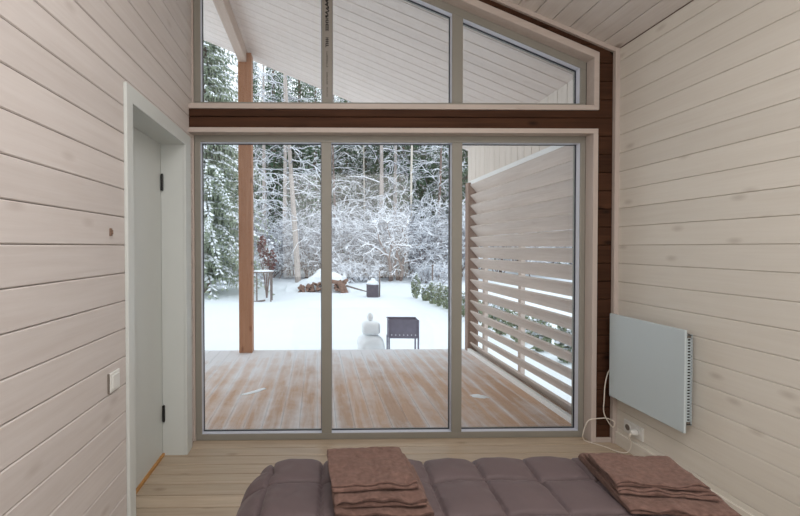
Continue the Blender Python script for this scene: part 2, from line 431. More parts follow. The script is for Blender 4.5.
# upper window
gl=lambda x: 2.562+SL*(1.815-x)
fo=lambda x: 2.605+SL*(1.857-x)
px=[(-.792,.033),(.105,.926),(1.000,1.815)]; gb=2.318
panes=[[(a,gb),(b,gb),(b,gl(b)),(a,gl(a))] for a,b in px]
fp=[[(F0,2.262),(F1,2.262),(F1,gb),(F0,gb)],[(F0,gb),(-.792,gb),(-.792,gl(-.792)),(F0,gl(F0))],[(1.815,gb),(F1,gb),(F1,gl(F1)),(1.815,gl(1.815))],
    [(F0,gl(F0)),(F1,gl(F1)),(F1,fo(F1)),(F0,fo(F0))]]
W2=window('window_2',None,panes,fp,'sloping three pane window above, one mullion with leftover printed film')
MUL=mull(.033,.105,gb,gl,W2); mull(.926,1.000,gb,gl,W2)
# leftover printed film on the left mullion of the upper window
fx0,fx1=.048,.094
fm=MB(); fm.box((fx0,YF-.0015,2.34),(fx1,YF,3.18)); film=fm.build('printed_film',M['filmbase'],W2); film['label']='grey strip of protective film printed with black script'
k=MB(); xm=.068; rr=R(4)
pts=[]
z=3.05
for i in range(34):                       # flowing script signature, reads along the upright
    pts.append((xm+.011*math.sin(i*1.15)+.003*math.sin(i*.37),YF-.003,z)); z-=.0048+.004*math.cos(i*1.15)
k.tube(pts,.0032,5)
k.tube([(xm-.008,YF-.003,3.07),(xm+.014,YF-.003,3.03),(xm-.002,YF-.003,2.99),(xm+.010,YF-.003,2.95)],.0032,5)
def letters(k,za,zb,w,h,seed,gap=.35):
    rr=R(seed); z=za
    while z>zb:
        t=rr.choice((0,1,2,3)); s=h
        y0,y1=YF-.0028,YF-.0014
        k.box((xm-w/2,y0,z-s*.22),(xm+w/2,y1,z))
        if t in(0,2): k.box((xm-w/2,y0,z-s),(xm+w/2,y1,z-s*.78))
        if t in(1,2,3): k.box((xm-w/2,y0,z-s),(xm-w/2+w*.2,y1,z))
        if t in(0,3): k.box((xm-w*.1,y0,z-s),(xm+w*.1,y1,z))
        if t==3: k.box((xm+w/2-w*.2,y0,z-s),(xm+w/2,y1,z))
        z-=s*(1+gap)
letters(k,2.90,2.80,.020,.013,1,.12); letters(k,2.755,2.70,.021,.012,2,.12)
s=k.build('script_print',M['film'],film)
k=MB(); letters(k,2.66,2.56,.012,.007,3,.4); letters(k,2.52,2.44,.010,.006,5,.4); letters(k,2.42,2.36,.008,.006,6,.4)
k.build('small_print',M['film2'],film)

# ------------------------------------------------------------------ door
D=empty('door_1',(0,0,0)); D['kind']='structure'; D['label']='white painted interior door in a white frame beside the window'
m=MB()
def yz_ring(o,i,xa,xb): m.ring(o,i,0,xa,xb,closed=False)
yz_ring([(1.838,0),(1.838,2.055),(2.749,2.055),(2.749,0)],[(DY0,0),(DY0,DZ),(DY1,DZ),(DY1,0)],XL,XL+.016)
m.build('door_casing',M['doorp'],D,bevel=.003)
m=MB(); m.ring([(DY0-.02,0),(DY0-.02,DZ+.02),(DY1+.02,DZ+.02),(DY1+.02,0)],[(DY0,0),(DY0,DZ),(DY1,DZ),(DY1,0)],0,XL-.14,XL,closed=False)
m.build('door_jamb',M['doorp'],D)
m=MB(); m.box((XL-.180,DY0-.015,.012),(XL-.142,DY1+.015,DZ+.012)); m.build('door_leaf',M['doorp'],D,bevel=.002)
m=MB(); m.box((XL-.142,DY0,-.005),(XL-.128,DY1,.014)); m.build('threshold',M['threshold'],D)
for zz in (.22,1.69):
    m=MB(); m.box((XL-.140,DY1-.010,zz),(XL-.124,DY1,zz+.10)); m.tube([(XL-.130,DY1-.008,zz-.004),(XL-.130,DY1-.008,zz+.104)],.006,8)
    m.build('hinge',M['black'],D,bevel=.001)

# switch
sw=empty('light_switch',(XL,1.728,.776)); tag(sw,'small white rocker light switch on the left board wall beside the door','light switch')
m=MB(); m.box((0,-.041,-.041),(.010,.041,.041)); m.build('cover_frame',M['white'],sw,bevel=.004)
m=MB(); m.box((.010,-.028,-.028),(.014,.028,.028)); m.build('rocker',M['white'],sw,bevel=.001)
m=MB(); m.box((.0,-.0475,-.040),(.007,-.0412,.040)); m.build('backing_edge',M['greyplastic'],sw)
m=MB(); m.box((0,-.007,-.017),(.008,.006,.015)); m.box((.008,-.004,-.010),(.013,.003,.008))
o=m.build('wall_peg',M['brown'],bevel=.002); o.location=(XL,1.713,1.393); tag(o,'tiny brown square peg in the left board wall above the switch','peg')

# ------------------------------------------------------------------ radiator
RD=empty('wall_heater',(XR,2.42,.34)); tag(RD,'pale blue-grey flat panel electric heater hung on the right board wall','heater')
ya,yb,za,zb=-.280,.283,.0,.549
m=MB(); m.box((-.086,ya,za),(-.072,yb,zb)); m.build('front_panel',M['radiator'],RD,bevel=.004)
m=MB(); m.box((-.072,ya+.040,za+.03),(-.058,yb-.012,zb-.03)); m.box((-.024,ya+.040,za+.03),(-.018,yb-.014,zb-.03))
m.box((-.058,ya+.03,zb-.05),(-.024,yb-.03,zb-.032)); m.box((-.058,ya+.03,za+.032),(-.024,yb-.03,za+.05)); m.box((-.058,ya+.05,za+.04),(-.024,ya+.06,zb-.04))
m.build('heater_body',M['raddark'],RD)
m=MB()
n=30
for i in range(n+1):
    zz=za+.035+i*(zb-za-.07)/n
    m.box((-.066,ya+.030,zz-.0034),(-.018,ya+.0355,zz+.0034))
m.box((-.068,ya+.030,za+.03),(-.060,ya+.0358,zb-.03)); m.box((-.024,ya+.030,za+.03),(-.016,ya+.0358,zb-.03)); m.box((-.044,ya+.0325,za+.03),(-.040,ya+.0358,zb-.03))
m.build('side_grille',M['radiator'],RD)
m=MB(); m.box((-.060,ya+.0365,za+.03),(-.020,ya+.039,zb-.03)); m.build('slot_shade_sheet',M['slot'],RD)  # near-black sheet behind the slats, paints the shade within the slots
for y in (-.16,.16): m=MB(); m.box((-.018,y-.02,.08),(0,y+.02,.47)); m.build('wall_bracket',M['raddark'],RD)

# socket + plug
so=empty('wall_socket',(XR,2.59,.160)); tag(so,'white double wall socket low on the right wall beneath the heater','socket')
m=MB(); m.box((-.011,-.080,-.042),(0,.078,.042)); m.build('cover_plate',M['white'],so,bevel=.003)
for y in (-.038,.038):
    m=MB(); m.tube([(-.0115,y,0),(-.016,y,0)],.027,20); orr=m.build('outlet_ring',M['white'],so)
    m=MB(); m.tube([(-.0162,y,0),(-.0170,y,0)],.019,20); m.build('outlet_recess',M['greyplastic'],orr)
pl=empty('power_plug',(XR-.0172,2.552,.160)); tag(pl,'round white power plug pushed into the wall socket','plug')
m=MB(); m.tube([(0,0,0),(-.024,0,0),(-.036,.0,-.002)],[.0195,.018,.012],16); m.build('plug_body',M['white'],pl,smooth=False,bevel=.001)
m=MB(); m.tube([(-.034,.0,-.004),(-.040,.003,-.022),(-.038,.008,-.036)],[.006,.005,.004],10); m.build('strain_relief',M['cable'],pl,smooth=True)
def smoothpts(P,n=6):
    P=[Vector(p) for p in P]; out=[]
    for i in range(len(P)-1):
        p0,p1,p2,p3=P[max(i-1,0)],P[i],P[i+1],P[min(i+2,len(P)-1)]
        for k in range(n):
            t=k/n; out.append(.5*((2*p1)+(-p0+p2)*t+(2*p0-5*p1+4*p2-p3)*t*t+(-p0+3*p1-3*p2+p3)*t**3))
    out.append(P[-1]); return out
m=MB(); P=[(1.985,2.66,.40),(1.968,2.705,.52),(1.946,2.725,.492),(1.926,2.728,.405),(1.920,2.728,.304),(1.918,2.728,.223),(1.942,2.725,.163),(1.976,2.722,.120),(1.98,2.712,.158),
 (1.94,2.725,.178),(1.901,2.735,.175),(1.833,2.745,.160),(1.806,2.748,.118),(1.795,2.755,.05),(1.815,2.77,.012),(1.845,2.75,.0045),(1.90,2.69,.0045),(1.94,2.62,.0045),(1.975,2.585,.02),(1.985,2.572,.075),(XR-.055,2.560,.122)]
o=m.tube(smoothpts(P),.0034,8).build('power_cable',M['cable'],smooth=True)
tag(o,'thin white cable looping from the heater down to the floor and back to the plug','cable')

# ------------------------------------------------------------------ bed, duvet, towels
BX0,BX1=-.255,1.225; BY1=1.535; BY0=-.9
bed=empty('bed',(.485,.3,0)); tag(bed,'low bed under the mauve-brown duvet, foot end towards the window','bed')
m=MB(); m.box((-.62,-1.1,.24),(.62,1.13,.475)); m.build('mattress',M['mattress'],bed,bevel=.04)
m=MB(); m.box((-.63,-1.12,.14),(-.60,1.14,.239)); m.box((.60,-1.12,.14),(.63,1.14,.239)); m.box((-.60,1.11,.14),(.60,1.14,.239)); m.box((-.60,-1.12,.14),(.60,-1.09,.239)); m.box((-.6,-1.09,.20),(.6,1.11,.238))
m.build('bed_frame',M['bedwood'],bed)
for sx in (-1,1):
    for yy in (-1.08,1.10):
        m=MB(); m.box((sx*.60-.03,yy-.03,0),(sx*.60+.03,yy+.03,.139)); m.build('leg',M['bedwood'],bed,bevel=.003)

def duvet_point(u,v):
    """u,v arc-length style coordinates over the bed; returns rounded draped sheet with quilting"""
    def edge(t,lo,hi,r):
        # map t to (pos, drop): beyond the shoulder the cloth rolls over and hangs
        if t<lo+r:
            s=(lo+r-t)/r
            if s<math.pi/2: return lo+r-r*math.sin(s), r*(1-math.cos(s)), s
            return lo-.0*(s-math.pi/2), r+(s-math.pi/2)*r, math.pi/2
        if t>hi-r:
            s=(t-(hi-r))/r
            if s<math.pi/2: return hi-r+r*math.sin(s), r*(1-math.cos(s)), s
            return hi, r+(s-math.pi/2)*r, math.pi/2
        return t,0,0
    x,dx,sx=edge(u,BX0+.0,BX1,.13); y,dy,sy=edge(v,BY0,BY1,.06)
    z=.541-min(.30,math.sqrt(dx*dx+dy*dy))
    # corner rounding in plan
    cx=min(max(x,BX0+.14),BX1-.14); cy=min(y,BY1-.14)
    if (x!=cx) and y>cy:
        d=Vector((x-cx,y-cy)); md=max(abs(d.x),abs(d.y)); 
        if d.length>1e-6:
            k=md/d.length; k=1-(1-k)*.9; x=cx+d.x*k; y=cy+d.y*k
    # quilting
    cu,cv=.1835,.185
    su=.014+.006*math.sin(v*9); svv=1.370+.004*math.sin(u*13)
    fu=((u-su)/cu)%1; fv=((v-svv)/cv)%1
    a=abs(math.sin(math.pi*fu)); b=abs(math.sin(math.pi*fv))
    puff=.020*(a**.36)*(b**.36)
    seam=max(0,1-a/.35)+max(0,1-b/.35)
    wr=noise.noise(Vector((u*9,v*9,1)))*.004+noise.noise(Vector((u*24,v*24,3)))*.003
    wr+=noise.noise(Vector((u*60,v*14,5)))*.0045*seam+noise.noise(Vector((u*14,v*60,7)))*.0045*seam
    wr-=.009*(math.exp(-(min(fu,1-fu)*cu/.0055)**2)+1.7*math.exp(-(min(fv,1-fv)*cv/.0055)**2))
    nrm=Vector((math.sin(sx)*(1 if u>0.4 else -1),math.sin(sy),max(.0,math.cos(max(sx,sy))))); 
    if nrm.length<1e-4: nrm=Vector((0,0,1))
    nrm.normalize()
    return Vector((x,y,z))+nrm*(puff+wr)
m=MB(); du=.0045
U0,U1=BX0-.20,BX1+.20; V0,V1=.55,BY1+.20
nu=int((U1-U0)/du); nv=int((V1-V0)/du)
vs=[duvet_point(U0+(U1-U0)*i/nu,V0+(V1-V0)*j/nv) for j in range(nv+1) for i in range(nu+1)]
fs=[(j*(nu+1)+i,j*(nu+1)+i+1,(j+1)*(nu+1)+i+1,(j+1)*(nu+1)+i) for j in range(nv) for i in range(nu)]
m.add(vs,fs)
dv=m.build('quilted_duvet',M['duvet'],smooth=True); tag(dv,'quilted mauve-brown duvet spread over the bed under both towel stacks','duvet')
sm=dv.modifiers.new('thick','SOLIDIFY'); sm.thickness=.02; sm.offset=-1

def towel(name,cx,cy,z0,w,d,rz,seed,layers,th,label,sag=.0):
    """folded towel: serpentine cloth section in the YZ plane (fold loops face -Y), extruded along X"""
    g=.0014; path=[]
    zc=z0+th/2
    ylo,yhi=-d/2,d/2
    rr=R(seed)
    for l in range(layers):
        za_=zc+l*(th+g)
        lo=ylo+rr.uniform(0,.014); hi=yhi-rr.uniform(0,.006)
        ys=[lo+(hi-lo)*t/30 for t in range(31)]
        if l%2==0: ys=ys[::-1]          # first layer goes from back to front
        path+= [(y,za_) for y in ys]
        if l<layers-1:
            sgn=-1 if l%2==0 else 1
            ye=path[-1][0]
            rad=(th+g)/2
            for a in (.25,.5,.75): path.append((ye+sgn*rad*1.3*math.sin(math.pi*a),za_+rad-rad*math.cos(math.pi*a)))
    n=len(path); nx=50; V=[]; F=[]
    def off(i,s):
        a=path[max(i-1,0)]; b=path[min(i+1,n-1)]
        t=Vector((b[0]-a[0],b[1]-a[1])); t.normalize(); nn=Vector((-t.y,t.x))
        return path[i][0]+nn.x*s*th/2, path[i][1]+nn.y*s*th/2
    sec=[off(i,1) for i in range(n)]+[off(i,-1) for i in range(n-1,-1,-1)]
    m_=len(sec)
    for k in range(nx+1):
        x=-w/2+w*k/nx
        for (y,z) in sec:
            hgt=(z-z0)
            e=1-min(1,(w/2-abs(x))/.015)
            yy=y+.010*noise.noise(Vector((x*9,z*60,seed)))+.0015*noise.noise(Vector((x*40,z*90,seed)))
            xx=x+.006*noise.noise(Vector((y*8,z*60,seed+9)))*(abs(x)/(w/2))
            fr=max(0,1-(y+d/2)/.05)
            zz=z+(hgt/(layers*th))*(.0060*noise.noise(Vector((x*13,y*13,seed+2)))+.014*fr*noise.noise(Vector((x*17,0,seed+5)))+.0022*noise.noise(Vector((x*55,y*55,seed))))-e*e*.003*(hgt/(layers*th))
            V.append((xx,yy,zz-z0))
    for k in range(nx):
        for i in range(m_):
            F.append((k*m_+i,k*m_+(i+1)%m_,(k+1)*m_+(i+1)%m_,(k+1)*m_+i))
    for k in (0,nx):
        for i in range(n-1):
            F.append((k*m_+i,k*m_+i+1,k*m_+m_-2-i,k*m_+m_-1-i))
    mb=MB(); mb.add(V,F); o=mb.build(name,M['towel'],smooth=True); o.location=(cx,cy,z0); o.rotation_euler=(0,0,rz)
    tag(o,label,'towel','folded brown towels on the duvet')
    return o
Z0=.5545
towel('folded_towel',.190,1.290,Z0,.282,.275,.0,3,4,.0048,'brown folded towel at the bottom of the left stack')
towel('folded_towel',.176,1.305,Z0+.0275,.268,.268,.035,5,4,.0046,'brown folded towel in the middle of the left stack')
towel('folded_towel',.164,1.324,Z0+.0545,.256,.225,.05,8,3,.0058,'brown folded towel on top of the left stack')
towel('folded_towel',1.078,1.308,Z0,.300,.315,-.16,13,4,.0042,'brown folded towel at the bottom of the right stack')
towel('folded_towel',1.064,1.310,Z0+.0245,.268,.228,-.17,15,3,.0044,'brown folded towel in the middle of the right stack')
towel('folded_towel',1.056,1.308,Z0+.0425,.262,.190,-.16,19,3,.0042,'brown folded towel on top of the right stack')

# ------------------------------------------------------------------ porch
DK=-.04
m=MB(); k=-24
while k*.142<2.10:
    a,b=k*.142,min(2.12,(k+1)*.142)
    if b-a>.02: m.board((0,0,DK),Y_,X_,Z_,YO,5.5,YO,5.5,a,b,.028,.0015,.002)
    k+=1
dk=m.build('deck_floor',M['deck']); struct(dk,'brown porch decking dusted with snow')
m=MB(); m.box((-3.4,5.40,-.24),(2.12,5.44,DK-.03)); m.box((-3.4,YO,-.24),(2.12,YO+.04,DK-.03))
for x in (-3.2,-1.6,0,1.2,2.06): m.box((x-.05,YO+.04,-.24),(x+.03,5.40,DK-.03)); m.box((x-.06,5.28,-.75),(x+.04,5.38,-.24)); m.box((x-.06,3.1,-.75),(x+.04,3.2,-.24))
struct(m.build('deck_joists',M['slatpost']))
# snow left on the deck
def snowpatch(cx,cy,rx,ry,h,seed,label,rz=0):
    m=MB(); n=28; rings=6; V=[(0,0,h)]; F=[]
    for r in range(1,rings+1):
        t=r/rings
        for k in range(n):
            a=2*math.pi*k/n
            q=1+.45*noise.noise(Vector((math.cos(a)*1.6,math.sin(a)*1.6,seed)))+.2*noise.noise(Vector((math.cos(a)*5,math.sin(a)*5,seed)))
            V.append((rx*t*q*math.cos(a),ry*t*q*math.sin(a),h*(1-t**2)*(1+.5*noise.noise(Vector((t*4,a*2,seed))))))
    for k in range(n): F.append((0,1+k,1+(k+1)%n))
    for r in range(rings-1):
        for k in range(n): F.append((1+r*n+k,1+(r+1)*n+k,1+(r+1)*n+(k+1)%n,1+r*n+(k+1)%n))
    F.append(tuple(1+(rings-1)*n+k for k in range(n)))
    m.add(V,F); o=m.build('snow_clump',M['snow'],smooth=True); o.location=(cx,cy,DK); o.rotation_euler=(0,0,rz); tag(o,label,'snow'); return o
snowpatch(1.475,3.74,.075,.04,.016,2,'small white clump of snow lying on the deck near the louvre screen',-.5)
snowpatch(-.60,3.92,.13,.035,.006,7,'thin streaky snow patch on the deck in front of the wooden post',.75)

# post and beam
m=MB(); m.box((-.085,-.075,0),(.085,.075,3.86)); 
o=m.build('wooden_post',M['post'],bevel=.006); o.location=(-.930,5.425,DK); tag(o,'square orange-brown timber post holding up the porch roof','post')
m=MB(); m.box((-1.005,YO,3.70),(-.905,5.62,3.870)); o=m.build('roof_beam',M['beam'],bevel=.004); tag(o,'pale porch roof beam running from the house to the timber post','beam')
# soffit
so_=lambda x: 2.665+SL*(2.06-x)
m=MB(); Ur=Vector((cs,0,-SL*cs)); A=Vector((2.12,0,so_(2.12)))
Lx=(2.12+4.2)/cs; k=0
while 3.0-.04+k*.14<5.68:
    a=2.96+k*.14; b=min(5.68,a+.14)
    if b-a>.02: m.board((0,0,0)+A if False else A,Ur,Y_,Ns,-Lx,0,-Lx,0,a,b,.018,.0045,.004)
    k+=1
q2=lambda x,d:(x,so_(x)+d)
m.prism([q2(2.3,.02),q2(-4.2,.02),q2(-4.2,.16),q2(2.3,.16)],1,YO-.10,5.68,1)
struct(m.build('porch_ceiling',[M['soffit'],M['soffitgap']]),'white board underside of the porch roof')
m=MB(); m.prism([q2(2.4,.162),q2(-4.2,.162),q2(-4.2,.36),q2(2.4,.36)],1,YB-.3,5.72); struct(m.build('roof_sky_block',M['snow']))  # unseen snow-coloured slab put over the roof to block the sky
m=MB(); m.prism([q2(2.3,-.002),q2(-4.2,-.002),q2(-4.2,.17),q2(2.3,.17)],1,5.682,5.705); struct(m.build('fascia_board',M['soffit']))
# side boarding above the louvres
m=MB(); k=0
while 2.96+k*.14<5.62:
    a=2.96+k*.14; b=min(5.62,a+.14)
    if b-a>.02: m.board((2.05,0,0),Z_,Y_,-X_,2.19,so_(2.05),2.19,so_(2.05),a,b,.02,.003,.004)
    k+=1
m.box((2.069,YO,2.19),(2.11,5.62,2.665),1)
struct(m.build('wall_porch_side',[M['sidev'],M['soffitgap']]),'white vertical boarding above the louvre screen')
# louvre screen
LV=empty('louvre_screen',(2.06,4.2,DK)); tag(LV,'whitewashed timber louvre screen closing the right side of the porch','louvre screen')
def lb(a,b): return ((a[0]-2.06,a[1]-4.2,a[2]-DK),(b[0]-2.06,b[1]-4.2,b[2]-DK))
m=MB(); m.box(*lb((1.995,YO,2.142),(2.125,5.47,2.19))); m.build('top_rail',M['rail'],LV,bevel=.004)
m=MB(); m.box(*lb((1.955,YO,DK),(1.998,5.358,.004))); m.build('bottom_rail',M['rail'],LV,bevel=.004)
m=MB(); m.box(*lb((1.962,5.36,DK),(2.10,5.47,2.165))); m.build('end_post',M['slatpost'],LV,bevel=.004)
for y in (4.30,5.24,3.30):
    m=MB(); m.box(*lb((2.117,y-.03,DK),(2.165,y+.03,2.14))); m.build('back_post',M['slat'],LV,bevel=.003)
for k in range(16):
    zt=2.137-.137*k; m=MB(); rr=R(k+50); tw=rr.uniform(-.004,.004)
    x0,x1=1.985,2.085; dz=.121; t=.020; L_=math.hypot(x1-x0,dz); nx,nz=dz/L_*t,(x1-x0)/L_*t
    poly=[(x0,zt-.005),(x0+nx,zt-.005+nz),(x1+nx*.4,zt-dz+nz),(x1,zt-dz)]
    V=[];n=4
    for y in (YO+.005,5.358):
        e=tw if y>4 else -tw
        V+=[(p[0]-2.06,y-4.2,p[1]+(e if i<2 else -e)-DK) for i,p in enumerate(poly)]
    m.add(V,[(0,1,2,3),(7,6,5,4)]+[(i,i+4,(i+1)%4+4,(i+1)%4) for i in range(4)])
    m.build('louvre_blade',M['slat'],LV)

# ------------------------------------------------------------------ garden ground
def gz(x,y):
    h=-.62+.05*noise.noise(Vector((x*.35,y*.35,0)))+.02*noise.noise(Vector((x*1.3,y*1.3,4)))
    if y>17: 
        t=min(1,(y-17)/9); h+=.25*t*t*(1+.8*noise.noise(Vector((x*.5,y*.4,9))))+.12*t*noise.noise(Vector((x*1.1,y*.9,2)))
    if y>28: h+=(y-28)*.02
    return h
m=MB(); xs=[]; ys=[]
y=-3.0
while y<75: ys.append(y); y+=.18 if y<9 else (.3 if y<30 else 2.0)
x=-45
while x<60: xs.append(x); x+=.35 if -8<x<12 else 1.6
V=[(x,y,gz(x,y)) for y in ys for x in xs]; w=len(xs)
m.add(V,[(j*w+i,j*w+i+1,(j+1)*w+i+1,(j+1)*w+i) for j in range(len(ys)-1) for i in range(w-1)])
g=m.build('snowy_ground',M['snow'],smooth=True); struct(g,'snow covered garden running back to the forest')

# snowman
sn=empty('snowman',(.87,6.75,gz(.87,6.75)-.03)); tag(sn,'small lumpy snowman of stacked snow beside the metal brazier','snowman')
m=MB(); m.blob((0,0,.12),(.30,.27,.16),1,24,16,.08); m.blob((0,0,.36),(.225,.21,.17),5,24,16,.07,sq=.75); m.build('lower_body',M['snowman'],sn,smooth=True)
m=MB(); m.blob((.0,0,.645),(.150,.145,.115),3,24,14,.06,sq=.6); m.build('upper_body',M['snowman'],sn,smooth=True)
m=MB(); m.blob((-.01,0,.825),(.050,.050,.068),9,16,10,.08); m.build('head',M['snowman'],sn,smooth=True)
# brazier
br=empty('charcoal_brazier',(1.385,6.72,gz(1.385,6.72)),-.06); tag(br,'dull steel box brazier on four thin legs standing in the snow','brazier')
zb_=.47; zt_=.765; hw,hd=.236,.14
m=MB()
m.ring([(-hw,-hd),(hw,-hd),(hw,hd),(-hw,hd)],[(-hw+.008,-hd+.008),(hw-.008,-hd+.008),(hw-.008,hd-.008),(-hw+.008,hd-.008)],2,zb_+.02,zt_)
m.box((-hw,-hd,zb_+.0),(hw,hd,zb_+.02)); m.box((-hw-.008,-hd-.008,zt_-.012),(hw+.008,-hd+.006,zt_+.004)); m.box((-hw-.008,hd-.006,zt_-.012),(hw+.008,hd+.008,zt_+.004))
m.build('firebox',M['steel'],br)
for i in range(7):
    x=-.19+i*.063; m=MB(); m.tube([(x,-hd-.0015,zb_+.055),(x,-hd+.001,zb_+.055)],.0095,10); m.build('vent_hole',M['snowtree'],br)
m=MB(); m.add([(-hw+.01,-hd+.01,zt_-.16),(hw-.01,-hd+.01,zt_-.16),(hw-.01,hd-.01,zt_-.15),(-hw+.01,hd-.01,zt_-.15)],[(0,1,2,3)]); m.box((-hw+.01,-hd+.01,zb_+.021),(hw-.01,hd-.01,zt_-.17)); m.build('ash_bed',M['rust'],br)
for sx in (-1,1):
    for sy in (-1,1):
        m=MB(); x=sx*(hw-.004); y=sy*(hd+.002); m.box((x-.012,y-.012,-.03),(x+.012,y+.012,zt_ if sy<0 else zb_)); m.build('leg',M['steel'],br)

# ------------------------------------------------------------------ garden things further out
bx=empty('metal_box',(2.13,16.0,gz(2.13,16)-.02)); tag(bx,'upright dark metal box with a heap of snow on top, beyond the snowman','box')
m=MB(); m.ring([(-.21,-.2),(.21,-.2),(.21,.2),(-.21,.2)],[(-.19,-.18),(.19,-.18),(.19,.18),(-.19,.18)],2,.0,.50); m.box((-.2,-.19,.03),(.2,.19,.48)); m.build('metal_body',M['rust'],bx,bevel=.01)
m=MB(); m.blob((0,0,.55),(.23,.22,.13),4,18,10,.12); m.blob((.02,0,.66),(.11,.11,.10),6,12,8,.2); m.build('snow_cap',M['snow'],bx,smooth=True)
m=MB(); m.tube([(0,0,0),(.01,0,.5),(.0,0,1.02)],.028,8); o=m.build('thin_stake',M['wooddark'],smooth=True); o.location=(2.40,16.0,gz(2.4,16)-.03); tag(o,'thin dark stake in the snow just right of the metal box','stake')
m=MB(); m.tube([(0,0,0),(.0,0,.5),(.01,0,1.0)],.04,8); m.blob((.01,0,1.02),(.06,.06,.05),2,8,6,.1); o=m.build('fence_stake',M['wooddark'],smooth=True); o.location=(5.72,20.5,gz(5.72,20.5)-.04); tag(o,'short dark post standing near the far end of the young thuja row','post')
# bird table
bt=empty('bird_table',(-1.97,15.0,gz(-1.97,15)-.03)); tag(bt,'weathered garden table with snow on its top, right of the timber post','table')
m=MB(); m.box((-.37,-.25,1.06),(.37,.25,1.10)); m.build('table_top',M['wooddark'],bt)
m=MB(); m.blob((0,0,1.115),(.39,.27,.045),3,20,8,.06); m.build('snow_layer',M['snow'],bt,smooth=True)
for x,y in ((-.2,-.18),(.3,-.2),(-.26,.2),(.3,.2)):
    m=MB(); m.tube([(x,y,-.02),(x*1.0,y,1.06)],.024,8); m.build('leg',M['wooddark'],bt)
m=MB(); m.tube([(-.34,-.2,.02),(.1,-.2,.08)],.03,6); m.build('foot_rail',M['wooddark'],bt)

def leafy(mb,c,r,n,seed,s0,s1,mi=0,flat=.6):
    rr=R(seed)
    for i in range(n):
        while True:
            p=Vector((rr.uniform(-1,1),rr.uniform(-1,1),rr.uniform(-1,1)))
            if p.length<1: break
        p=Vector((p.x*r[0],p.y*r[1],p.z*r[2]))+Vector(c)
        s=rr.uniform(s0,s1); a=Vector((rr.gauss(0,1),rr.gauss(0,1),rr.gauss(0,flat))).normalized(); b=a.orthogonal().normalized()
        b=Matrix.Rotation(rr.uniform(0,6.28),3,a)@b
        mb.add([p-a*s,p-b*s*.5,p+a*s,p+b*s*.5],[(0,1,2,3)],mi)

# firewood heap with snow
def log(mb,c,d,l,r,mi=0):
    c=Vector(c); d=Vector(d).normalized(); mb.tube([c-d*l/2,c+d*l/2],[r,r*.9],7,mi)
rr=R(12)
hp=empty('log_heap',(0,18.6,gz(0,18.6)-.05)); tag(hp,'snow-covered heap of cut logs spread behind the left mullion','log heap')
hx0,hx1=-1.05,1.45
def heap(x): 
    return max(.0, .46*math.exp(-((x-.35)/1.0)**2)+.16) if x<1.2 else max(0,.62-(x-1.2)*2)
m=MB(); n=34; V=[];F=[]
for j in range(10):
    for i in range(n):
        x=-1.5+3.0*i/(n-1); y=-.55+1.5*j/9
        h=(heap(x)*1.45*math.sin(math.pi*min(1,max(0,(y+.6)/1.6)))**.6+.04)*(1+.3*noise.noise(Vector((x*2,y*2,3))))
        if abs(x)>1.45 or j in (0,9): h=-.1
        V.append((x,y,h))
m.add(V,[(j*n+i,j*n+i+1,(j+1)*n+i+1,(j+1)*n+i) for j in range(9) for i in range(n-1)]); m.build('snow_cover',M['snow'],hp,smooth=True)
for i in range(44):
    m=MB(); x=rr.uniform(hx0,1.25); h=heap(x)*rr.uniform(.1,.95); 
    log(m,(x,-.66+h*.35+rr.uniform(-.04,.04),h*.85+.05),(rr.uniform(-.5,.5),-1,rr.uniform(-.3,.3)),rr.uniform(.3,.45),rr.uniform(.05,.085)); m.build('log',M['firewood'],hp)
for args in (((1.02,-.75,.28),(.35,-.1,-1),.62,.12),((1.18,-.7,.22),(.45,.1,-1),.5,.09),((.82,-.8,.5),(1,.1,-.15),.5,.09)):
    m=MB(); log(m,*args); m.build('log',M['firewood'],hp)
m=MB(); m.tube([(0,0,.28),(.5,.1,.12),(.95,.1,.0)],[.04,.035,.02],6); o=m.build('fallen_branch',M['wooddark']); o.location=(1.25,18.0,gz(1.6,18)); tag(o,'thin bare branch lying on the snow between log heap and metal box','branch')

# thuja row
rr=R(31)
tp=[(3.72,15.6,.95),(3.92,14.9,.55),(3.98,14.2,.78),(4.02,13.6,.80),(4.08,13.0,.72),(4.10,12.4,.8),(4.12,11.6,.7),(4.1,10.8,.75),(4.15,10.0,.7),(4.12,9.2,.75),(4.15,8.4,.7),(4.13,7.6,.72),(4.15,6.8,.7),(4.1,6.0,.72),(4.1,5.2,.7)]
tl=['narrow young green thuja at the far end of the garden row','low snow-weighted young thuja, second from the far end of the row','bushy young thuja, third from the far end of the row','rounded young thuja, fourth from the far end of the row','leafy young thuja, fifth from the far end of the row','young thuja half hidden by the right mullion, sixth from the far end']
for i,(x,y,h) in enumerate(tp):
    t=empty('young_thuja',(x,y,gz(x,y)-.03)); tag(t,tl[i] if i<len(tl) else 'young green thuja glimpsed through the gaps of the louvre screen','shrub','row of young thujas')
    m=MB(); leafy(m,(0,0,h*.52),(.17+.05*(i>1),.17,h*.5),420,i,.035,.08,flat=1.6); m.build('foliage',M['thuja'],t,fix=False)
    m=MB(); leafy(m,(0,0,h*.62),(.18,.17,h*.45),300,i+70,.03,.075,flat=.3); m.build('snow',M['snowtree'],t,fix=False)
    m=MB(); m.tube([(0,0,0),(0,0,h*.7)],.02,6); m.build('stem',M['bark'],t)

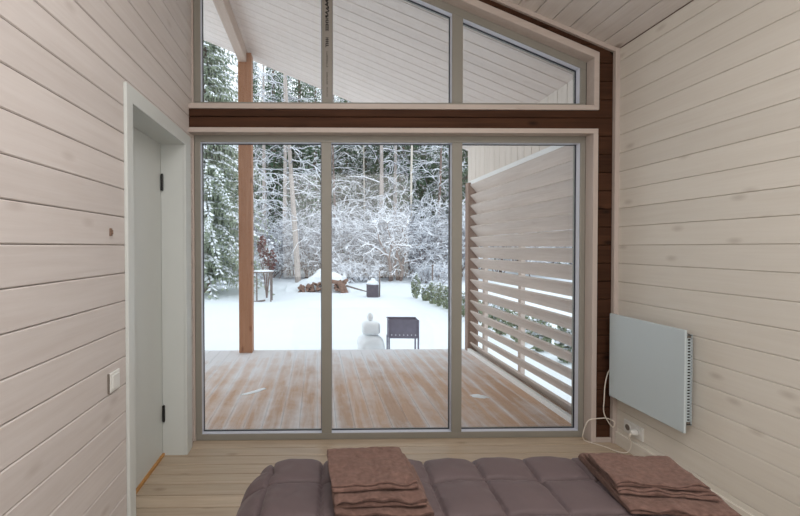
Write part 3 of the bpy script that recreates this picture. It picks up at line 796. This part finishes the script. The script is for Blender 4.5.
# ------------------------------------------------------------------ trees
def spruce(h,rad,seed,step=.34,nb=9,z0=.7,needle='needle',snow=.5,s=1.0,fine=1.0):
    rr=R(seed); nd=MB(); sw=MB(); tr=MB()
    tr.tube([(0,0,-.2),(0,0,h*.5),(0,0,h)],[.018*h*.8,.011*h,.01],8)
    z=z0
    while z<h-.3:
        t=(z-z0)/(h-z0); Lb=rad*(1-t)**.8*rr.uniform(.85,1.1)+.15
        n=max(5,int(nb*(1-.4*t))); a0=rr.uniform(0,6.28)
        for b in range(n):
            a=a0+6.283*b/n+rr.uniform(-.25,.25); Lr=Lb*rr.uniform(.75,1.1)
            d=Vector((math.cos(a),math.sin(a),0)); sd=Vector((-d.y,d.x,0))
            K=max(4,int(Lr/(.22/fine))); prev=None
            zz=z+rr.uniform(-.1,.1)
            for k in range(1,K+1):
                u=k/K; p=d*(Lr*u)+Vector((0,0,zz+.10*Lr*u-.55*Lr*u*u*(1-.5*t)))
                wdt=(.30*(1-u)+.13)*min(1.3,.5+Lr*.4)*s
                for sgn in (-1,1):
                    dr=(d*rr.uniform(.3,.9)+sd*sgn*rr.uniform(.6,1.2)+Vector((0,0,-rr.uniform(.15,.75)))).normalized()
                    q=p+dr*wdt*rr.uniform(.8,1.3); c=dr.cross(Vector((rr.uniform(-.3,.3),rr.uniform(-.3,.3),1))).normalized()*wdt*.24
                    mid=(p+q)/2
                    nd.add([p,mid+c,q,mid-c],[(0,1,2,3)])
                    nd.add([mid,mid+Vector((0,0,-wdt*.15))+c*.4,mid+Vector((dr.x*.05,dr.y*.05,-wdt*.75)),mid-c*.4],[(0,1,2,3)])
                    if rr.random()<snow:
                        up=Vector((0,0,.025+.03*rr.random())); f=rr.uniform(.35,.85)
                        p2=p.lerp(mid,.1)+up; q2_=p+(q-p)*f+up; m2=(p2+q2_)/2; c2=c*rr.uniform(.6,1.15)
                        sw.add([p2,m2+c2-up*.9,q2_,m2-c2-up*.9,m2+up*1.0],[(0,1,4),(1,2,4),(2,3,4),(3,0,4)])
                prev=p
        z+=step*(1-.35*t)*rr.uniform(.85,1.15)
    return [('foliage',nd,M[needle]),('snow',sw,M['snowtree']),('trunk',tr,M['bark'])]
def branchy(h,seed,trunk_r,bark,nbr=26,z0=.35,blen=.22,droop=.3,levels=2,lean=(0,0),snow=.8,twig='twig',tw=.012):
    rr=R(seed); tr=MB(); br_=MB(); sw=MB()
    pts=[Vector((lean[0]*t+.12*math.sin(t*4+seed),lean[1]*t,h*t-.2)) for t in [i/9 for i in range(10)]]
    tr.tube(pts,[trunk_r*(1-.8*i/9) for i in range(10)],8)
    def grow(p,d,l,r,lv):
        n=4 if lv>0 else 3; P=[p]; dd=d.copy(); q=p.copy()
        for i in range(n):
            dd=(dd+Vector((rr.gauss(0,.22),rr.gauss(0,.22),rr.gauss(0,.16)-droop*.22))).normalized(); q=q+dd*l/n; P.append(q.copy())
        rad=[r*(1-.7*i/n) for i in range(n+1)]
        br_.tube(P,rad,3,cap=False)
        if rr.random()<snow:
            sw.tube([a+Vector((0,0,rad[i]*.9+.006)) for i,a in enumerate(P)],[x*.8+.009 for x in rad],3,cap=False)
        if lv>0:
            for k in range(rr.randint(4,6)):
                i=rr.randint(1,n); a=P[i]; e=(P[i]-P[i-1]).normalized()
                nd_=(e*.7+Vector((rr.gauss(0,.7),rr.gauss(0,.7),rr.gauss(0,.5)))).normalized()
                grow(a,nd_,l*rr.uniform(.35,.6),max(tw*.6,r*.5),lv-1)
    for b in range(nbr):
        t=z0+(1-z0)*(b+rr.random())/nbr
        i=min(8,int(t*9)); f=t*9-i; p=pts[i].lerp(pts[i+1],f); a=rr.uniform(0,6.28); L0=h*blen*(1.15-.8*t)*rr.uniform(.6,1.2)
        grow(p,Vector((math.cos(a),math.sin(a),rr.uniform(-.1,.7))).normalized(),L0,max(tw,trunk_r*.28*(1-t*.6)),levels)
    return [('trunk',tr,M[bark]),('branches',br_,M[twig]),('snow',sw,M['snowtree'])]
def bush(h,seed,stems=9,spread=1.0,twig='twig',levels=3,snow=.85,r0=.035,up=1.2):
    rr=R(seed); br_=MB(); sw=MB(); st=MB()
    def grow(p,d,l,r,lv,mb):
        n=4; P=[p]; dd=d.copy(); q=p.copy()
        for i in range(n):
            dd=(dd+Vector((rr.gauss(0,.2),rr.gauss(0,.2),rr.gauss(0,.16)-(.10 if lv<2 else .0)))).normalized(); q=q+dd*l/n; P.append(q.copy())
        rad=[r*(1-.6*i/n) for i in range(n+1)]
        mb.tube(P,rad,4 if lv==levels else 3,cap=False)
        if lv<levels and rr.random()<snow:
            sw.tube([a+Vector((0,0,rad[i]*.8+.006)) for i,a in enumerate(P)],[x*.7+.011 for x in rad],3,cap=False)
        if lv>0:
            for k in range(rr.randint(4,5) if lv>1 else rr.randint(3,5)):
                i=rr.randint(1,n); e=(P[i]-P[i-1]).normalized()
                nd_=(e*.9+Vector((rr.gauss(0,.6),rr.gauss(0,.6),rr.gauss(0,.35)))).normalized()
                grow(P[i],nd_,l*rr.uniform(.42,.66),max(.009,r*.5),lv-1,br_)
    for s in range(stems):
        a=rr.uniform(0,6.28); e=rr.uniform(.1,.9)*spread
        grow(Vector((rr.gauss(0,.15),rr.gauss(0,.15),-.1)),Vector((math.cos(a)*e,math.sin(a)*e,up)).normalized(),h*rr.uniform(.45,.62),r0*rr.uniform(.7,1.2),levels,st)
    return [('stems',st,M['twigd']),('twigs',br_,M[twig]),('snow',sw,M['snowtree'])]

LIB={}
def plant(kind,x,y,label,cat,group,name,sc=1,rz=0,tilt=0,dz=0):
    parts=LIB[kind]
    root=empty(name,(x,y,gz(x,y)+dz),rz); root.scale=(sc,sc,sc); root.rotation_euler=(tilt,0,rz)
    tag(root,label,cat,group)
    for nm,src in parts:
        if src.parent is None and not src.get('used'):
            o=src; src['used']=1
            del src['used']; o.parent=root; used.add(src.name)
        elif src.name in used: o=src.copy(); COL.objects.link(o); o.parent=root
        else: o=src; o.parent=root; used.add(src.name)
    return root
used=set()
def lib(key,parts):
    LIB[key]=[(nm,mb.build(nm,mat,None,fix=False)) for nm,mb,mat in parts]
lib('spruceA',spruce(15,3.0,1,.36,11,.9,'needle',.85,1.0,1.25))
lib('spruceB',spruce(17,2.5,2,.42,10,1.5,'needleD',.42,1.15))
lib('spruceC',spruce(14,2.1,3,.40,9,1.0,'needleD',.60,1.1))
lib('spruceD',spruce(19,2.3,4,.45,10,3.5,'needleD',.25,1.25))
lib('pineA',branchy(17,5,.19,'barkpale',20,.34,.16,.5,2,snow=.6))
lib('pineB',branchy(18,6,.16,'barkpale',24,.28,.15,.6,2,snow=.6))
lib('birch',branchy(15,7,.09,'birch',18,.32,.13,.7,2,snow=.6))
lib('snowtree',branchy(12,8,.12,'twigd',36,.12,.24,.5,2,snow=.9))
lib('bushA',bush(4.6,11,9,snow=.55)); lib('bushB',bush(5.2,12,10,.8,snow=.55)); lib('bushC',bush(3.4,13,11,1.3,snow=.65)); lib('bushD',bush(2.0,14,10,1.3,levels=3,r0=.02))
lib('dark',bush(3.2,15,4,.4,'twigd',3,.9,.10,1.4))

def X(px,y): return (px-325)*y/414.0+.0176*y      # plan position on a bearing, for laying out the forest edge
# prominent things, each with its own label
plant('spruceA',-4.75,17.6,'big snow-laden spruce left of the timber post','tree',None,'snowy_spruce',1.0,.4)
plant('snowtree',-3.9,22.5,'frosted bare tree right behind the timber post','tree',None,'bare_tree',1.1,1.0)
plant('pineA',X(265,28),28,'pale frosted trunk just right of the timber post, tall','tree',None,'tall_tree',1.0,2.0)
plant('pineB',X(284,27),27,'tall pale tree with drooping frosted branches, between post and leaning trunk','tree',None,'tall_tree',1.05,.5)
o=plant('pineA',X(296.5,21.8),21.8,'tall tree with bare brown trunk leaning slightly left, in front of the log heap end','tree',None,'tall_tree',.85,3.1); o.rotation_euler=(0,.04,3.1)
plant('birch',X(364,30),30,'very thin pale yellowish trunk, leftmost in the middle pane','tree',None,'tall_tree',.95,.9)
plant('pineA',X(382,27),27,'thicker pale trunk left of centre in the middle pane','tree',None,'tall_tree',.98,4.4)
plant('pineB',X(395,28),28,'pale trunk in the middle pane right of the thicker one','tree',None,'tall_tree',1.0,5.0)
plant('birch',X(413,26),26,'thin white birch trunk in the middle pane','tree',None,'birch_tree',1.1,2.2)
plant('snowtree',X(440,27),27,'snow-plastered tree at the right edge of the middle pane','tree',None,'bare_tree',1.1,2.6)
plant('snowtree',X(335,29),29,'snow-plastered tree at the left edge of the middle pane','tree',None,'bare_tree',1.1,.2)
plant('dark',X(400,22.4),22.4,'small tree with dark forked trunk under a snowy crown, behind the brazier','tree',None,'forked_tree',1.25,.3)
# russet bush beyond the table
t=empty('russet_bush',(-1.95,15.9,gz(-1.9,15.9))); tag(t,'bush with dry russet leaves and snow standing behind the garden table','shrub')
m=MB(); leafy(m,(-.15,0,1.95),(.2,.2,.45),170,5,.05,.1,flat=1); leafy(m,(.12,0,1.45),(.28,.2,.4),170,6,.05,.1,flat=1); m.build('leaves',M['redleaf'],t,fix=False)
m=MB(); leafy(m,(0,0,1.7),(.35,.2,.6),180,7,.04,.09,flat=.4); m.build('snow',M['snowtree'],t,fix=False)
m=MB(); rr=R(5)
for i in range(9):
    a=rr.uniform(0,6.28); m.tube([(0,0,-.1),(.1*math.cos(a),.1*math.sin(a),.8),(.3*math.cos(a),.2*math.sin(a),rr.uniform(1.4,2.2))],[.02,.015,.006],5)
m.build('stems',M['twigd'],t)

rr=R(77)
# snow-laden bushes along the garden edge
row=[(208,24,'bushC',.8),(222,26,'bushA',.9),(258,24.5,'bushB',.95),(273,23.5,'bushC',1),(288,25.5,'bushA',1.0),(308,24.5,'bushB',1.0),(322,23.8,'bushA',.95),(340,24.8,'bushB',1.05),(352,23.2,'bushC',1.0),(366,25.5,'bushA',1.1),(381,24.2,'bushB',1.0),(394,25.5,'bushA',1.15),(408,24,'bushB',1.0),(420,25,'bushA',1.1),(434,23.6,'bushC',1.05),(446,25.2,'bushB',1.1),(462,24.5,'bushA',1.1),(480,24,'bushB',1),(500,25,'bushA',1),(525,24,'bushB',1),(550,25,'bushA',1),(580,24,'bushB',1.0),(180,25,'bushA',1)]
for px_,y,k_,s_ in row:
    plant(k_,X(px_,y),y,'tall bush loaded with snow along the far edge of the garden','shrub','snow-laden bushes at the garden edge','snowy_bush',s_,rr.uniform(0,6))
for px_,y in ((212,21.5),(262,21.5),(338,22),(350,21.5),(372,22),(424,21.8),(441,21.5),(234,22)):
    plant('bushD',X(px_,y),y,'low twiggy bush bent under snow in front of the tall snowy bushes','shrub','low snowy bushes','low_bush',rr.uniform(.55,.8),rr.uniform(0,6))
# forest behind
L1='dark green spruce with patches of snow standing in the forest behind the snowy bushes'
for i,(px_,y,k_,s_) in enumerate([(274,31,'spruceD',1),(300,33,'spruceD',1),(316,30,'spruceC',1.1),(347,33,'spruceB',1),(388,32,'spruceD',1),(402,30,'spruceD',.95),(424,31,'spruceD',1.05),(434,34,'spruceB',1),(330,36,'spruceC',1.2),(365,35,'spruceC',1.2),(252,34,'spruceB',1),(225,30,'spruceC',1.1),(205,33,'spruceB',1),(455,33,'spruceC',1.1),(470,30,'spruceD',.95),(490,33,'spruceC',1),(520,32,'spruceB',1),(560,33,'spruceC',1),(600,32,'spruceB',1),(285,38,'spruceB',1.15),(375,40,'spruceB',1.2),(412,40,'spruceC',1.4),(445,42,'spruceB',1.2),(345,42,'spruceB',1.25),(310,42,'spruceC',1.4),(255,42,'spruceB',1.2),(220,40,'spruceC',1.4),(195,38,'spruceC',1.2),(180,30,'spruceB',1),(640,34,'spruceC',1)]):
    plant(k_,X(px_,y),y,L1,'tree','forest spruces','forest_spruce',s_,rr.uniform(0,6))
L2='tall slender tree with frosted branches in the forest behind the snowy bushes'
for px_,y in ((212,29),(242,31),(275,35),(322,33),(356,35),(404,35),(450,30),(465,34),(485,29),(510,31),(545,30),(590,31)):
    plant(rr.choice(('pineA','pineB','birch','snowtree')),X(px_,y),y,L2,'tree','slender forest trees','slender_tree',rr.uniform(.9,1.15),rr.uniform(0,6))
for k_,ps in LIB.items():
    for nm,s_ in ps:
        if s_.name not in used: bpy.data.objects.remove(s_)

# ------------------------------------------------------------------ light
W=bpy.data.worlds.new('overcast'); S.world=W; W.use_nodes=True; nt=W.node_tree
bg=nt.nodes['Background']; tc=N(nt,'ShaderNodeTexCoord'); sx=N(nt,'ShaderNodeSeparateXYZ'); L(nt,tc.outputs['Generated'],sx.inputs[0])
f=ramp(nt,sx.outputs[2],-.05,.6)
L(nt,mixc(nt,f,(.93,.965,1,1),(.86,.93,1,1)),bg.inputs[0]); bg.inputs[1].default_value=1.65
def area(name,loc,size,power,col,rot=(0,0,0)):
    l=bpy.data.lights.new(name,'AREA'); l.shape='RECTANGLE'; l.size=size[0]; l.size_y=size[1]; l.energy=power; l.color=col
    o=bpy.data.objects.new(name,l); COL.objects.link(o); o.location=loc; o.rotation_euler=rot; return o
area('overhead_fill',(.45,.2,2.95),(1.6,1.4),37,(1,.99,.985),(0,0,0))  # unseen fill added overhead to brighten the room, no such lamp known
area('upward_fill',(.5,-.1,2.45),(1.2,1.2),18,(1,.99,.985),(math.pi,0,0))  # added fill aimed up to brighten the ceiling, no fixture there
area('rear_fill',(.5,-1.45,1.7),(2.2,1.8),27,(1,.99,.985),(math.radians(90),0,0))  # added fill behind the camera, brightens the window wall and side walls

# ------------------------------------------------------------------ camera
cam=bpy.data.cameras.new('camera'); co=bpy.data.objects.new('camera',cam); COL.objects.link(co)
cam.sensor_width=36; cam.sensor_fit='HORIZONTAL'; cam.lens=414/800*36; cam.shift_x=(400-324.77)/800; cam.shift_y=(252.99-258)/800
cam.clip_start=.02; cam.clip_end=300
co.matrix_world=Matrix.Translation((0,0,1.33))@Matrix.Rotation(-.0176,4,'Z')@Matrix.Rotation(math.pi/2-.0146,4,'X')@Matrix.Rotation(-.0015,4,'Z')
S.camera=co
S.view_settings.view_transform='Standard'; S.view_settings.look='None'; S.view_settings.gamma=1; S.view_settings.exposure=0
